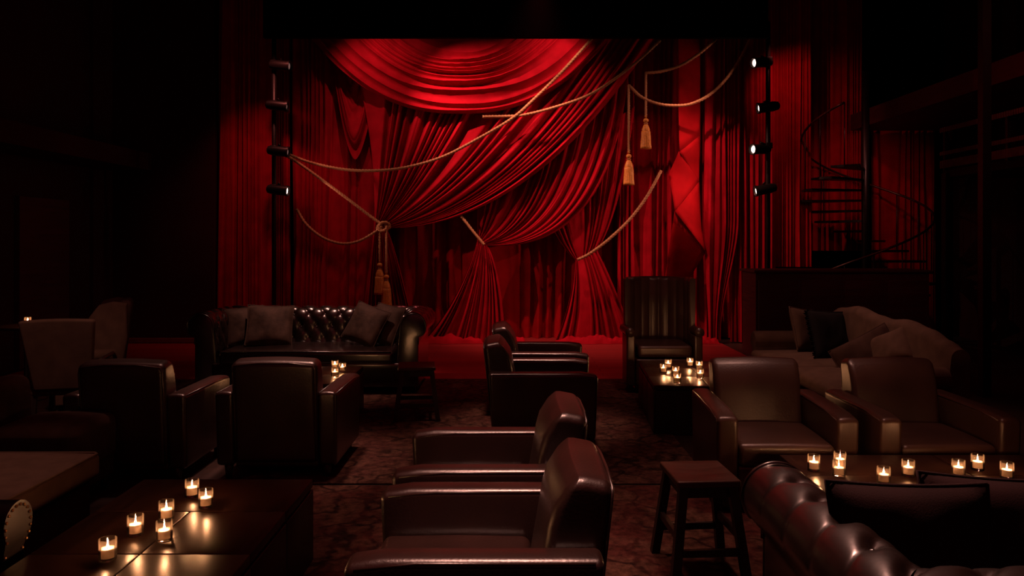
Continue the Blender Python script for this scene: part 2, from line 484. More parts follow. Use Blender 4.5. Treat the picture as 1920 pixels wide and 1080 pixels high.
# side legs left
drape('side_curtain', 'dim pleated curtain at far left of the stage beside the dark wall',
      straight(418, 476, -60, 640), 4, 0.10, 3, 70, 30, MT['velvet_dim'], off=0.16)
drape('side_curtain', 'narrow-pleated red curtain behind the left lighting boom',
      straight(470, 549, -60, 640), 9, 0.10, 5, 140, 40, MT['velvet'], off=0.10)
drape('stage_curtain', 'tall straight red curtain between left boom and the draped swags',
      lambda u, v: (lerp(550, 712 + 30 * v - 40 * v * v, u), lerp(45, 642, v)), 12, 0.11, 8, 190, 60, off=-0.04)
# right
drape('stage_curtain', 'straight red curtain behind the pair of upper tassels',
      straight(1160, 1262, 45, 642), 8, 0.13, 21, 150, 50, off=-0.16)
drape('stage_curtain', 'plain panel of red curtain behind the zigzag jabot',
      straight(1240, 1330, 45, 640), 6, 0.10, 27, 120, 40, off=-0.22)
drape('side_curtain', 'bright red curtain gathered to a tail beside the tall chair',
      lambda u, v: (lerp(1313, 1376, u) - sm((v - 0.62) / 0.36) * (lerp(0, 42, u) - 8), lerp(45, 634, v)), 6, 0.13, 31, 130, 80, off=0.22)
drape('side_curtain', 'tall straight red curtain behind the right lighting boom',
      straight(1364, 1448, -60, 640), 8, 0.12, 34, 140, 40, off=0.12)
drape('side_curtain', 'narrow dark red pleats rising past the right boom to the ceiling',
      straight(1440, 1520, -60, 500), 9, 0.09, 36, 140, 30, MT['velvet_dim'], off=0.02)
drape('side_curtain', 'dim pleated curtain above the spiral staircase',
      straight(1512, 1612, -60, 470), 11, 0.09, 38, 160, 30, MT['velvet_dim'], d=13.25)
drape('side_curtain', 'red curtain behind the spiral stair handrail',
      straight(1630, 1752, 240, 628), 9, 0.09, 39, 140, 30, MT['velvet_dim'], d=13.25)

def bez(a, b, c, t): 
    return ((1 - t) ** 2 * a[0] + 2 * t * (1 - t) * b[0] + t * t * c[0], (1 - t) ** 2 * a[1] + 2 * t * (1 - t) * b[1] + t * t * c[1])

# diagonal drapes: from a wide top to a tie, then a skirt
def tied(T, CT, K, SK, B, vk):
    def g(u, v):
        if v < vk:
            return bez(T(u), CT(u), K(u), v / vk)
        t = (v - vk) / (1 - vk)
        return bez(K(u), SK(u), B(u), t)
    return g
def tied_amp(vk, lo=0.30, top=1.0, bot=1.0):
    def a(u, v):
        d = (vk - v) / vk * top if v < vk else (v - vk) / (1 - vk) * bot
        return lo + (1 - lo) * min(1, (max(d, 0) * 1.9) ** 0.8)
    return a
g1 = tied(lambda u: (650 + 590 * u ** 0.85, 50),
          lambda u: (lerp(712, 1005, u ** 1.2), lerp(240, 430, u ** 0.8)),
          lambda u: (lerp(708, 731, u), lerp(421, 428, u)),
          lambda u: (lerp(700, 752, u), lerp(500, 470, u)),
          lambda u: (lerp(680, 790, u), 640), 0.68)
drape('tied_drape', 'great diagonal red drape sweeping down left to the tasselled rope knot', g1, 22, 0.19, 41, 460, 130, off=0.27,
      ampv=tied_amp(0.68, 0.22))
g2 = tied(lambda u: (880 + 296 * u, lerp(190, 122, u)),
          lambda u: (lerp(900, 1150, u), lerp(330, 478, u ** 0.8)),
          lambda u: (lerp(895, 914, u), lerp(452, 460, u)),
          lambda u: (lerp(868, 940, u ** 1.3), lerp(560, 500, u)),
          lambda u: (lerp(792, 948, u ** 1.1), 641), 0.62)
drape('tied_drape', 'second diagonal red drape tied low in the middle of the stage', g2, 15, 0.17, 43, 340, 120, off=0.12,
      ampv=tied_amp(0.62, 0.25))
g3 = tied(lambda u: (990 + 200 * u, lerp(330, 200, u)),
          lambda u: (lerp(1040, 1165, u), lerp(455, 400, u)),
          lambda u: (lerp(1079, 1120, u ** 1.5), lerp(488, 470, u)),
          lambda u: (lerp(1072, 1155, u), lerp(570, 540, u)),
          lambda u: (lerp(1040, 1190, u), 641), 0.55)
drape('tied_drape', 'third small red drape tied by the rope right of stage centre', g3, 10, 0.15, 47, 240, 110, off=-0.02,
      ampv=tied_amp(0.55, 0.3))

# top swag
def gs(u, v):
    L = lerp2((835, 62), (570, 50), u ** 0.9); Rr = lerp2((890, 62), (1165, 50), u ** 0.9)
    x = lerp(L[0], Rr[0], v); s = 1 - abs(2 * v - 1) ** 2.4
    yb = 66 + 157 * u
    return (x, lerp(L[1], yb, s))
drape('swag_drape', 'wide semicircular red swag with curved pleats under the proscenium header', gs, 11, 0.15, 51, 330, 110, off=0.47,
      ampv=lambda u, v: 0.55 + 0.45 * math.sin(PI * v), bulge=lambda u, v: 0.03 * math.sin(PI * v), wob=0.8, cusp=True)
# small cowl at left
def gc(u, v):
    L = lerp2((648, 95), (622, 80), u); Rr = lerp2((668, 95), (722, 120), u)
    x = lerp(L[0], Rr[0], v); s = 1 - abs(2 * v - 1) ** 1.7
    return (x, lerp(L[1] + 0 * u, 110 + 192 * u ** 1.1, s))
drape('cowl_drape', 'small red cowl fold hanging left under the big swag', gc, 3.4, 0.15, 53, 120, 60, off=0.12,
      ampv=lambda u, v: 0.3 + 0.7 * math.sin(PI * v), wob=0.1)

# jabot with zigzag hem
def jab(name, label):
    mb = MB()
    def P(px, py, off): 
        q = W(px, py, D0); q.y -= 0.02 + off * 1.7; return q
    def panel(a, b, c, d, n=8, wave=0.02):
        a, b, c, d = (P(*k) for k in (a, b, c, d))
        def fn(u, v):
            q = a.lerp(b, u).lerp(d.lerp(c, u), v)
            q.y -= wave * math.sin(PI * u) * math.sin(2 * PI * v + 0.6)
            return q
        mb.grid(fn, n, n)
    panel((1262, 60, .16), (1304, 60, .16), (1304, 258, .17), (1262, 291, .26), 12)
    panel((1262, 291, .26), (1304, 258, .17), (1306, 342, .08), (1306, 342, .08))
    panel((1262, 289, .25), (1306, 342, .08), (1253, 398, .28), (1247, 330, .16))
    panel((1253, 398, .28), (1306, 342, .08), (1313, 440, .06), (1313, 472, .22))
    panel((1253, 398, .27), (1313, 472, .20), (1300, 515, -.08), (1246, 545, -.08))
    o = mb.build(name, MT['velvet_dim'])
    md = o.modifiers.new('thickness', 'SOLIDIFY'); md.thickness = 0.006
    tag(o, label, 'curtain')
jab('jabot_drape', 'red cloth edge folding in zigzags right of the tassels')

# cloth puddles along the foot of the drapes
def puddle(px0, px1, seed, label, d=12.22):
    def fn(u, v):
        x = lerp(px0, px1, u)
        p = W(x, 640, d); 
        n = noise.noise(Vector((x * 0.05 + seed, v * 2.5, seed * 1.7)))
        n2 = noise.noise(Vector((x * 0.13 + seed, v * 5, seed)))
        a = v * PI
        p.y = d + 0.10 - 0.24 * v + 0.05 * n
        p.z = SZ + 0.004 + max(0, (0.095 + 0.06 * n + 0.04 * n2) * math.sin(a) ** 0.7 * math.sin(PI * u) ** 0.3)
        return p
    o = MB().grid(fn, int((px1 - px0) / 2) + 4, 14).build('curtain_puddle', MT['velvet'])
    tag(o, label, 'curtain', 'pooled hems on the stage floor')
puddle(786, 905, 1.3, 'heap of red hem pooled under the second tied drape')
puddle(925, 985, 2.9, 'small heap of red hem behind the centre armchairs')
puddle(1040, 1182, 4.1, 'long heap of red hem left of the tall chair')
puddle(1308, 1346, 6.7, 'little heap of red hem right of the tall chair')

# ------------------------------------------------------------------ ropes and tassels
def cr(pts, step):
    pts = [Vector(p) for p in pts]; P = [pts[0] * 2 - pts[1]] + pts + [pts[-1] * 2 - pts[-2]]
    out = []
    for i in range(1, len(P) - 2):
        a, b, c, d = P[i - 1:i + 3]; n = max(2, int((c - b).length / step))
        for k in range(n):
            t = k / n
            out.append(0.5 * ((2 * b) + (c - a) * t + (2 * a - 5 * b + 4 * c - d) * t * t + (3 * b - a - 3 * c + d) * t ** 3))
    out.append(pts[-1]); return out
def rope_mesh(mb, pts, R=0.028, pitch=0.15):
    P = cr(pts, 0.014); n = 15; rings = []; s = 0; N = None
    for i, p in enumerate(P):
        t = (P[min(i + 1, len(P) - 1)] - P[max(i - 1, 0)]).normalized()
        if N is None: N = t.cross(Vector((0, 1, 0)))
        N = (N - t * N.dot(t)).normalized(); B = t.cross(N)
        if i: s += (p - P[i - 1]).length
        tw = 2 * PI * s / pitch
        ring = []
        for k in range(n):
            a = 2 * PI * k / n
            r = R * (0.58 + 0.42 * abs(math.cos(1.5 * (a - tw))))
            ring.append(p + (N * math.cos(a) + B * math.sin(a)) * r)
        rings.append(ring)
    mb.loft(rings); return mb
DR = 11.80
def rope(label, pix, R=0.025, d=DR):
    pts = [W(q[0], q[1], q[2] if len(q) > 2 else d) for q in pix]
    o = rope_mesh(MB(), pts, R).build('twisted_rope', MT['rope'])
    tag(o, label, 'rope'); return o
rope('long gold rope sagging from the left boom up across the swag to the header',
     [(516, 283, 11.56), (540, 289), (580, 304), (640, 317), (700, 320), (760, 314), (830, 294), (900, 258), (960, 222), (1000, 187), (1050, 138), (1085, 100), (1112, 70)])
rope('gold rope crossing the diagonal drape from upper right to under the swag',
     [(905, 219, 11.86), (950, 218, 11.86), (985, 215, 11.80), (1040, 201, 11.80), (1100, 180, 11.80), (1150, 150, 11.80), (1195, 115, 11.80), (1238, 76, 11.80)], 0.024)
rope('short gold rope curving above the right-hand tassels', [(1210, 137), (1240, 134), (1275, 123), (1305, 105), (1338, 78), (1348, 66, 12.25)])
rope('gold rope sagging to the right boom over the bright curtain',
     [(1179, 160), (1203, 182), (1232, 194), (1262, 198), (1295, 195), (1330, 178), (1360, 150), (1388, 110), (1412, 64), (1440, 30, 11.56)])
rope('straight gold rope running down from the left boom to the knot', [(516, 284, 11.56), (546, 297), (580, 320), (640, 364), (690, 402), (716, 421)], 0.025, 11.80)
rope('gold rope hanging in a low loop left of the knot',
     [(556, 392), (572, 418), (595, 439), (620, 452), (648, 457), (676, 451), (702, 436), (716, 424)], 0.025, 11.80)
rope('short gold tieback rope on the middle drape', [(856, 396, 12.2), (870, 412, 12.16), (888, 435, 12.12), (908, 459, 12.1)], 0.024)
rope('gold tieback rope rising right from the third drape', [(1083, 487, 12.2), (1105, 476, 12.15), (1140, 450, 12.12), (1180, 412, 12.12), (1212, 370, 12.12), (1240, 320, 12.12)], 0.026)
kt = W(719, 425, 11.86)
mb = MB()
for k in range(3):
    pts = []
    for i in range(25):
        a = 2 * PI * i / 24
        pts.append(kt + Vector((0.07 * math.cos(a) + 0.02 * (k - 1), 0.05 * math.sin(a + k) - 0.02, 0.055 * math.sin(a) + 0.012 * (k - 1))))
    rope_mesh(mb, pts, 0.024)
o = mb.build('rope_knot', MT['rope']); tag(o, 'knotted gold rope gathering the great diagonal drape', 'knot')

def tassel(label, px, py_cord_top, py_ball, py_bot, d, rad=0.075, cord_r=0.02, group='gold tassels'):
    top = W(px, py_cord_top, d); ball = W(px, py_ball, d); bot = W(px, py_bot, d)
    t = thing('tassel', label, 'tassel', (ball.x, ball.y, ball.z), 0, group)
    L = ball.z - bot.z; br = rad * 0.55
    rope_mesh(MB(), [(0, 0, top.z - ball.z + 0.02), (0, 0, (top.z - ball.z) * 0.5), (0, 0, br * 1.6)], cord_r, 0.12).build('cord', MT['rope'], t)
    MB().lathe([(0.012, br * 2.2), (0.018, br * 1.6), (0.016, br * 1.1)], 12).build('finial', MT['tassel'], t)
    MB().lathe([(0.0, br)] + [(br * math.sin(a), br * math.cos(a) * 0.85) for a in [PI * i / 10 for i in range(1, 10)]] + [(0.012, -br)], 20).build('ball', MT['tassel'], t)
    MB().lathe([(0.022, -br * 0.9), (0.034, -br * 1.05), (0.034, -br * 1.25), (0.024, -br * 1.4)], 16).build('collar', MT['rope'], t)
    z0 = -br * 1.35
    cap = [(0.024, z0)] + [(rad * (0.36 + 0.5 * math.sin(PI / 2 * i / 6)), z0 - 0.12 * i / 6 * (L / 0.45)) for i in range(1, 7)]
    MB().lathe(cap + [(rad * 0.8, cap[-1][1] - 0.012)], 20).build('cap', MT['tassel'], t)
    z1 = cap[-1][1]
    R = random.Random(int(px))
    ph = [R.uniform(0, 0.12) for _ in range(40)]
    def rip(a, z): return 0.07 * abs(math.sin(10 * a)) + 0.03 * math.sin(23 * a + z * 30)
    n = 8
    MB().lathe([(rad * lerp(0.84, 1.06, i / n), lerp(z1, -L, i / n)) for i in range(n + 1)] + [(rad * 0.2, -L * 0.97)], 80, ripple=rip).build('fringe', MT['tassel'], t)
tassel('upper gold tassel hanging right, close above its shadow on the curtain', 1211, 138, 226, 279, 11.80)
tassel('gold tassel hanging lower, just left of the highest tassel', 1179, 161, 293, 347, 11.80)
tassel('gold tassel on a short cord below the knot', 712, 426, 497, 552, 11.82)
tassel('gold tassel hanging lowest, behind the leather sofa', 724.5, 426, 519, 575, 11.82)

# ------------------------------------------------------------------ lighting booms
def boom(px, label, d=11.55):
    b = W(px, 0, d)
    t = thing('lighting_boom', label, 'lighting stand', (b.x, d, 0))
    MB().tube([(0, 0, SZ), (0, 0, 4.9)], 0.035, 12).build('pole', MT['metal'], t)
    MB().lathe([(0.2, SZ + 0.002), (0.2, 0.04), (0.06, 0.06), (0.05, 0.12)], 20).build('base', MT['metal'], t)
    return t
def lamp(px, py, polex, aim, dim, label, group, d=11.46):
    p = W(px, py, d); pole = W(polex, 0, 11.55).x
    t = thing('stage_spotlight', label, 'stage light', p, 0, group)
    A = Vector(aim).normalized()
    rot = A.to_track_quat('Z', 'Y').to_matrix()
    def tr(prof): 
        m = MB().lathe(prof, 18); m.v = [tuple(rot @ Vector(q)) for q in m.v]; return m
    tr([(0.03, -0.30), (0.06, -0.28), (0.075, -0.2), (0.075, 0.0), (0.083, 0.0), (0.083, 0.03), (0.07, 0.03), (0.045, -0.01)]).build('housing', MT['metal'], t, angle=40)
    tr([(0.0, 0.012), (0.03, 0.010), (0.05, 0.002), (0.05, -0.005)]).build('lens', MT['lens_dim'] if dim else MT['lens'], t)
    s = 1 if pole > p.x else -1
    MB().tube([rot @ Vector((0, 0, -0.12)) + Vector((0, 0, 0.1)), (0.5 * (pole - p.x), 0.03, 0.1), (pole - p.x, 0.06, 0.06)], 0.016, 8).build('yoke', MT['metal'], t)
    MB().rbox((pole - p.x, 0.07, 0.06), (0.10, 0.10, 0.09), 0.015, n=2).build('clamp', MT['metal'], t)
boom(514, 'thin black lighting pole left of the swagged drapes')
boom(1440, 'thin black lighting pole right of the bright curtain')
RA = (-0.55, -0.55, -0.1)
lamp(1415, 118, 1440, (-0.8, -0.25, -0.1), False, 'top lit spotlight on the right boom', 'right boom spotlights')
lamp(1424, 203, 1440, (-0.7, 0.0, -0.1), False, 'second lit spotlight from the top on the right boom', 'right boom spotlights')
lamp(1413, 280, 1440, (-0.75, -0.3, -0.05), False, 'third lit spotlight from the top on the right boom', 'right boom spotlights')
lamp(1419, 358, 1440, (-0.75, 0.0, -0.15), False, 'lowest lit spotlight on the right boom', 'right boom spotlights')
lamp(541, 124, 514, (0.9, -0.12, -0.1), True, 'top dim spotlight on the left boom', 'left boom spotlights')
lamp(536, 200, 514, (0.9, 0.0, -0.1), True, 'second spotlight from the top on the left boom', 'left boom spotlights')
lamp(538, 285, 514, (0.9, -0.03, -0.1), True, 'spotlight on the left boom where the long rope starts', 'left boom spotlights')
lamp(537, 358, 514, (0.9, -0.06, -0.1), False, 'lowest and brightest spotlight on the left boom', 'left boom spotlights')

# ------------------------------------------------------------------ furniture builders
def armchair(label, mat, group='square leather club armchairs'):
    t = thing('club_armchair', label, 'armchair', (0, 0, 0), 0, group)
    arms = {}
    for s in (-1, 1):
        def arm(x, y, z, s=s):
            k = (z + 0.25) / 0.5
            x2 = x * (0.94 + 0.06 * k)
            z2 = z + (0.008 * math.cos(PI * x / 0.13) if z > 0.2 else 0) - (0.02 * max(0, (-y - 0.28) / 0.14) ** 2 if z > 0.1 else 0)
            return (x2, y + (0.02 * (1 - k) if y < 0 else -0.03 * (1 - k)), z2)
        arms[s] = MB().rbox((s * 0.353, -0.012, 0.345), (0.13, 0.845, 0.51), 0.026, arm, n=8).build('arm', mat, t)
    def back(x, y, z):
        k = (z + 0.36) / 0.72
        w = 1 + 0.03 * k
        yy = y + 0.075 * k - (0.05 * max(0, 1 - k) ** 1.5 if y < 0 else 0)
        if z > 0.2 and y < 0: yy += 0.075 * ((z - 0.2) / 0.16) ** 2 * min(1, -y / 0.1)
        zz = z + (0.012 * math.cos(PI * x / 0.62) if z > 0.25 else 0)
        zz -= 0.19 * max(0, y) * sm((z - 0.22) / 0.1)
        return (x * w, yy - (0.015 * math.cos(PI * x / 0.62) if y < 0 else 0), zz)
    MB().rbox((0, 0.285, 0.465), (0.57, 0.20, 0.72), 0.04, back, n=10, k=5).build('backrest', mat, t)
    bo = [q for q in t.children if q.name.startswith('backrest')][0]
    op = []
    for q in ((-0.272, -0.34), (-0.272, 0.0), (-0.272, 0.30), (-0.262, 0.34), (-0.1, 0.352), (0.1, 0.352), (0.262, 0.34), (0.272, 0.30), (0.272, 0.0), (0.272, -0.34)):
        x, y, z = back(q[0], 0.094, q[1]); op.append((x, y + 0.285, z + 0.465))
    MB().tube(op, 0.006, 6).build('welt', mat, bo)
    def cush(x, y, z):
        b = 0.022 * math.cos(PI * x / 0.62) * math.cos(PI * y / 0.66)
        return (x, y, z + (b if z > 0 else 0))
    MB().rbox((0, -0.115, 0.355), (0.568, 0.60, 0.14), 0.035, cush, n=8).build('seat_cushion', mat, t)
    MB().rbox((0, -0.02, 0.185), (0.572, 0.78, 0.21), 0.02, n=3).build('seat_base', mat, t)
    # welts along the arm tops
    for s in (-1, 1):
        for q in (-1, 1):
            x = s * 0.353 + q * 0.059
            MB().tube([(x, -0.40, 0.572), (x, -0.2, 0.592), (x, 0.38, 0.592)], 0.0055, 6).build('welt', mat, arms[s])
    for x in (-0.34, 0.34):
        for y in (-0.36, 0.34):
            MB().lathe([(0.022, 0.0), (0.026, 0.04), (0.034, 0.11)], 12, (x, y, 0)).build('foot', MT['wood'], t)
    return t

def pillow(name, label, w, h, t, loc, rot, mat, piping=True, fringe=False):
    mb = MB(); n = 18
    def sgn(a): return 1 if a >= 0 else -1
    def fnside(s):
        def fn(u, v):
            x = 2 * u - 1; y = 2 * v - 1
            e = max(0.0, (1 - x ** 4) * (1 - y ** 4))
            z = s * t / 2 * e ** 0.5 * (0.85 + 0.15 * math.cos(3 * x + 2 * y))
            pinch = 1 - 0.05 * (1 - abs(y) ** 2) ; pinch2 = 1 - 0.05 * (1 - abs(x) ** 2)
            wr = 0.008 * noise.noise(Vector((x * 2.5 + w * 9, y * 2.5, s)))
            return (x * w / 2 * pinch, y * h / 2 * pinch2, z + wr * e)
        return fn
    mb.grid(fnside(1), n, n); mb.grid(fnside(-1), n, n, True)
    root = thing(name, label, 'cushion', loc)
    root.rotation_euler = rot
    cov = mb.build('cover', mat, root)
    if piping:
        pts = []
        for k in range(41):
            a = k / 40 * 4; s_ = int(a) % 4; f = (a - int(a)) * 2 - 1
            x, y = ((f, -1), (1, f), (-f, 1), (-1, -f))[s_]
            pts.append((x * w / 2 * (1 - 0.05 * (1 - y * y)), y * h / 2 * (1 - 0.05 * (1 - x * x)), 0))
        MB().tube(pts, 0.007, 6, False).build('piping', mat, cov)
    if fringe:
        for sx in (-1, 1):
            def fr(u, v, sx=sx):
                q = int(round(u * 88)) % 4
                return (sx * w / 2 * 0.96 + sx * v * (0.06 if q in (1, 2) else 0.035), (u - 0.5) * h * 0.98, 0.006 * math.sin(u * 60) * v + (0.004 if q in (1, 2) else -0.004))
            MB().grid(fr, 88, 3).build('fringe', mat, cov)
    return root

def chesterfield(label, half, yb, yf, H, mat, loc, rz, nsu=0.2, res=1.0, amp=0.03, soft=False):
    t = thing('chesterfield_sofa', label, 'sofa', loc, rz)
    R = 0.135; cz = H - R
    # cross-section (outward n, height z), arclength measured from the top row of buttons
    sec = []
    for i in range(7): sec.append((0.085, lerp(0.09, cz - 0.10, i / 6), 'o'))
    for i in range(29):
        a = math.radians(-38 + 208 * i / 28)
        sec.append((0.03 + R * math.cos(a), cz + R * math.sin(a), 'r'))
    x0, z0 = sec[-1][0], sec[-1][1]
    for i in range(1, 13): sec.append((x0 - 0.035 * (i / 12), lerp(z0, 0.30, i / 12), 'i'))
    P = [Vector((n, z)) for n, z, _ in sec]
    S = [0]
    for i in range(1, len(P)): S.append(S[-1] + (P[i] - P[i - 1]).length)
    itop = 7 + int(28 * (38 + 100) / 208)
    S = [q - S[itop] for q in S]
    Nn = []
    for i in range(len(P)):
        d = P[min(i + 1, len(P) - 1)] - P[max(i - 1, 0)]
        Nn.append(Vector((d.y, -d.x)).normalized())
    sv = 0.27
    def disp(ul, i):
        up = ul / nsu; s = S[i]; vp = s / sv
        if s >= 0:
            a, b = up + vp, up - vp
            h = (abs(math.sin(PI * a)) * abs(math.sin(PI * b))) ** 0.26
            # deep button wells
            k = round(a), round(b)
            bu, bv = (k[0] + k[1]) / 2, (k[0] - k[1]) / 2
            dd = ((up - bu) * nsu) ** 2 + ((vp - bv) * sv) ** 2
            if soft: h = 0.42 * h - 0.75 * math.exp(-dd / 0.0016) + 0.3
            else: h -= 0.55 * math.exp(-dd / 0.0011)
            fade = 1
        else:
            h0 = abs(math.sin(PI * up)) ** 0.26
            dd = ((up - round(up)) * nsu) ** 2 + s * s
            fade = max(0, 1 + s / 0.30) ** 0.8
            h = (0.42 * h0 - 0.75 * math.exp(-dd / 0.0016) + 0.3) if soft else h0 - 0.55 * math.exp(-dd / 0.0011)
        return amp * (h - 0.5) * fade
    def sect(path, L, nseg, name):
        rings = []
        for j in range(nseg + 1):
            f = j / nseg; ring = []
            for i in range(len(P)):
                n, z = P[i]
                pt, ul, nrm = path(f, n)
                dv = disp(ul, i) if sec[i][2] != 'o' else 0
                ring.append((pt[0] + nrm[0] * Nn[i].x * dv, pt[1] + nrm[1] * Nn[i].x * dv, z + Nn[i].y * dv))
            rings.append(ring)
        return MB().loft(rings, closed=False, cap=False).build(name, mat, t)
    Ls = yb - yf
    def armp(s):
        def path(f, n):
            y = lerp(yf, yb + n, f)
            return (s * (half + n), y), (yb - lerp(yf, yb, f)), (s, 0)
        return path
    def backp(f, n):
        return (lerp(-(half + n), half + n, f), yb + n), f * 2 * half, (0, 1)
    na = int(Ls / 0.0125 * res); nb = int(2 * half / 0.0125 * res)
    bk = sect(backp, 2 * half, nb, 'backrest')
    ar = {s: sect(armp(s), Ls, na, 'arm') for s in (-1, 1)}
    # buttons
    bmesh_ = MB().lathe([(0.0, 0.009), (0.008, 0.007), (0.012, 0.0), (0.011, -0.006)], 10)
    bd = None
    def put(x, y, z, d, par):
        nonlocal bd
        if bd is None:
            b = bmesh_.build('button', mat, par); bd = b
        else:
            b = bd.copy(); C.objects.link(b); b.parent = par
        b.location = (x, y, z); b.rotation_euler = Vector(d).to_track_quat('Z', 'Y').to_euler()
    def at_s(s):
        i = min(range(len(S)), key=lambda q: abs(S[q] - s)); return i
    rows = [(0, 0.0), (0.5, sv / 2), (0.0, sv)]
    for sh, s in rows:
        i = at_s(s)
        if sec[i][2] == 'o': continue
        n, z = P[i]
        k = 0
        while (k + sh) * nsu <= 2 * half + 1e-6:
            f = (k + sh) * nsu / (2 * half); pt, ul, nrm = backp(f, n); dv = disp(ul, i) + 0.004
            put(pt[0], pt[1] + Nn[i].x * dv, z + Nn[i].y * dv, (0, Nn[i].x, Nn[i].y), bk); k += 1
        for sd in (-1, 1):
            k = 0 if sh else 1
            while (k + sh) * nsu < Ls - 0.05:
                f = 1 - (k + sh) * nsu / Ls; pt, ul, nrm = armp(sd)(f, n); dv = disp(ul, i) + 0.004
                put(pt[0] + sd * Nn[i].x * dv, pt[1], z + Nn[i].y * dv, (sd * Nn[i].x, 0, Nn[i].y), ar[sd]); k += 1
    # scrolled arm fronts with nailed edge
    for s in (-1, 1):
        out = [(s * (half + q.x), q.y) for q in P] + [(s * (half + x0 - 0.035), 0.09)]
        ring = lambda y, k: [(s * half + (x - s * half) * k, y, lerp(0.42, z, k)) for x, z in out]
        mbp = MB().loft([ring(yf + 0.01, 1.0), ring(yf - 0.012, 1.0), ring(yf - 0.022, 0.93)])
        af = mbp.build('arm_front', mat, t, angle=50)
        pts = [(x, yf - 0.014, z) for x, z in out[5:-1]]
        MB().tube(pts, 0.008, 6).build('piping', mat, af)
    inner = half - 0.17
    MB().rbox((0, (yf + yb) / 2 - 0.03, 0.21), (2 * (half - 0.1), yb - yf + 0.02, 0.26), 0.025, n=6).build('seat_base', mat, t)
    def cush(x, y, z):
        return (x, y, z + (0.02 * math.cos(PI * x / (2 * inner)) * math.cos(PI * y / 0.9) if z > 0 else 0))
    MB().rbox((0, (yf + yb) / 2 - 0.10, 0.395), (2 * inner, yb - yf - 0.10, 0.14), 0.045, cush, n=12).build('seat_cushion', mat, t)
    sc_ = t.children[-1] if False else [q for q in t.children if q.name.startswith('seat_cushion')][0]
    MB().tube([(-inner + 0.03, yf - 0.043, 0.455), (0, yf - 0.046, 0.462), (inner - 0.03, yf - 0.043, 0.455)], 0.008, 6).build('piping', mat, sc_)
    for x in (-half, half):
        for y in (yf + 0.08, yb - 0.02):
            MB().lathe([(0.025, 0), (0.045, 0.03), (0.05, 0.06), (0.035, 0.095)], 14, (x, y, 0)).build('foot', MT['wood'], t)
    return t

def block_table(label, w, d, h, loc, rz, rows, cols_from, group='dark wooden block tables'):
    t = thing('coffee_table', label, 'coffee table', loc, rz, group)
    # top made of slabs with open seams
    g = 0.005; rowd = d / rows
    for r in range(rows):
        y0 = d / 2 - (r + 1) * rowd; 
        cols = 1 if r < cols_from else 2
        for c in range(cols):
            cw = w / cols
            MB().rbox((-w / 2 + (c + 0.5) * cw, y0 + rowd / 2, h - 0.02), (cw - g, rowd - g, 0.04), 0.004, n=2, k=2).build('top_slab', MT['table'], t)
    MB().rbox((0, 0, (h - 0.045) / 2 + 0.002), (w - 0.02, d - 0.02, h - 0.049), 0.004, n=2, k=2).build('body', MT['wood'], t)
    for s in (-1, 1):
        for k in range(3):
            yy = -d / 2 + (k + 0.5) * d / 3
            MB().rbox((s * (w / 2 - 0.006), yy, (h - 0.05) / 2 + 0.005), (0.016, d / 3 - 0.008, h - 0.065), 0.004, n=2, k=2).build('side_panel', MT['wood'], t)
    return t

def candle_proto():
    t = thing('votive_candle', 'x', 'candle', (0, 0, 0), 0, 'votive candles')
    r = 0.0325; h = 0.082
    MB().lathe([(0.0, 0.0), (r - 0.003, 0.0), (r, 0.003), (r, h - 0.001), (r - 0.0012, h), (r - 0.0025, h - 0.001), (r - 0.0025, 0.012), (0.0, 0.011)], 28).build('glass', MT['glass'], t, angle=50)
    MB().lathe([(0.0, 0.0125), (0.0285, 0.0125), (0.0288, 0.043), (0.027, 0.0455), (0.012, 0.043), (0.0, 0.0425)], 24).build('wax', MT['wax'], t)
    wx = [q for q in t.children if q.name.startswith('wax')][0]
    MB().tube([(0, 0, 0.042), (0.0005, 0, 0.049)], 0.0012, 6).build('wick', MT['black'], wx)
    MB().lathe([(0.0004, 0.049), (0.0025, 0.051), (0.0032, 0.0545), (0.0025, 0.0595), (0.0012, 0.0645), (0.0002, 0.069)], 8).build('flame', MT['flame'], wx)
    return t
CP = candle_proto(); CP_used = False
def candle(px, py, ztop, label, group):
    global CP_used
    d = F * (CAMZ - ztop) / (py - HY)
    x = (px - 960) * d / F
    place(CP, CP_used, (x, d, ztop + 0.001), random.uniform(0, 6), label, group); CP_used = True

def stool(label, loc, rz, h=0.48, w=0.30, d=0.34):
    t = thing('wooden_stool', label, 'stool', loc, rz, 'square wooden stools')
    def sad(x, y, z):
        return (x, y, z - (0.010 * math.cos(PI * x / w) * math.cos(PI * y / d) if z > 0 else 0))
    MB().rbox((0, 0, h - 0.016), (w + 0.02, d + 0.02, 0.032), 0.008, sad, n=8).build('seat', MT['stool_top'], t)
    a, b = w / 2 - 0.03, d / 2 - 0.03
    A, B = w / 2 + 0.03, d / 2 + 0.03
    def leg_at(sx, sy, z):
        k = 1 - z / h
        return Vector((sx * lerp(a, A, k), sy * lerp(b, B, k), z))
    for sx in (-1, 1):
        for sy in (-1, 1):
            MB().bar(leg_at(sx, sy, 0.0), leg_at(sx, sy, h - 0.03), 0.042).build('leg', MT['wood'], t, smooth=False)
    for sy in (-1, 1):
        MB().box((0, sy * b, h - 0.06), (2 * a, 0.022, 0.055)).build('apron', MT['wood'], t, smooth=False)
        MB().bar(leg_at(-1, sy, 0.14), leg_at(1, sy, 0.14), 0.022, 0.034).build('stretcher', MT['wood'], t, smooth=False)
    for sx in (-1, 1):
        MB().box((sx * a, 0, h - 0.06), (0.022, 2 * b, 0.055)).build('apron', MT['wood'], t, smooth=False)
        MB().bar(leg_at(sx, -1, 0.21), leg_at(sx, 1, 0.21), 0.022, 0.034).build('stretcher', MT['wood'], t, smooth=False)
    return t

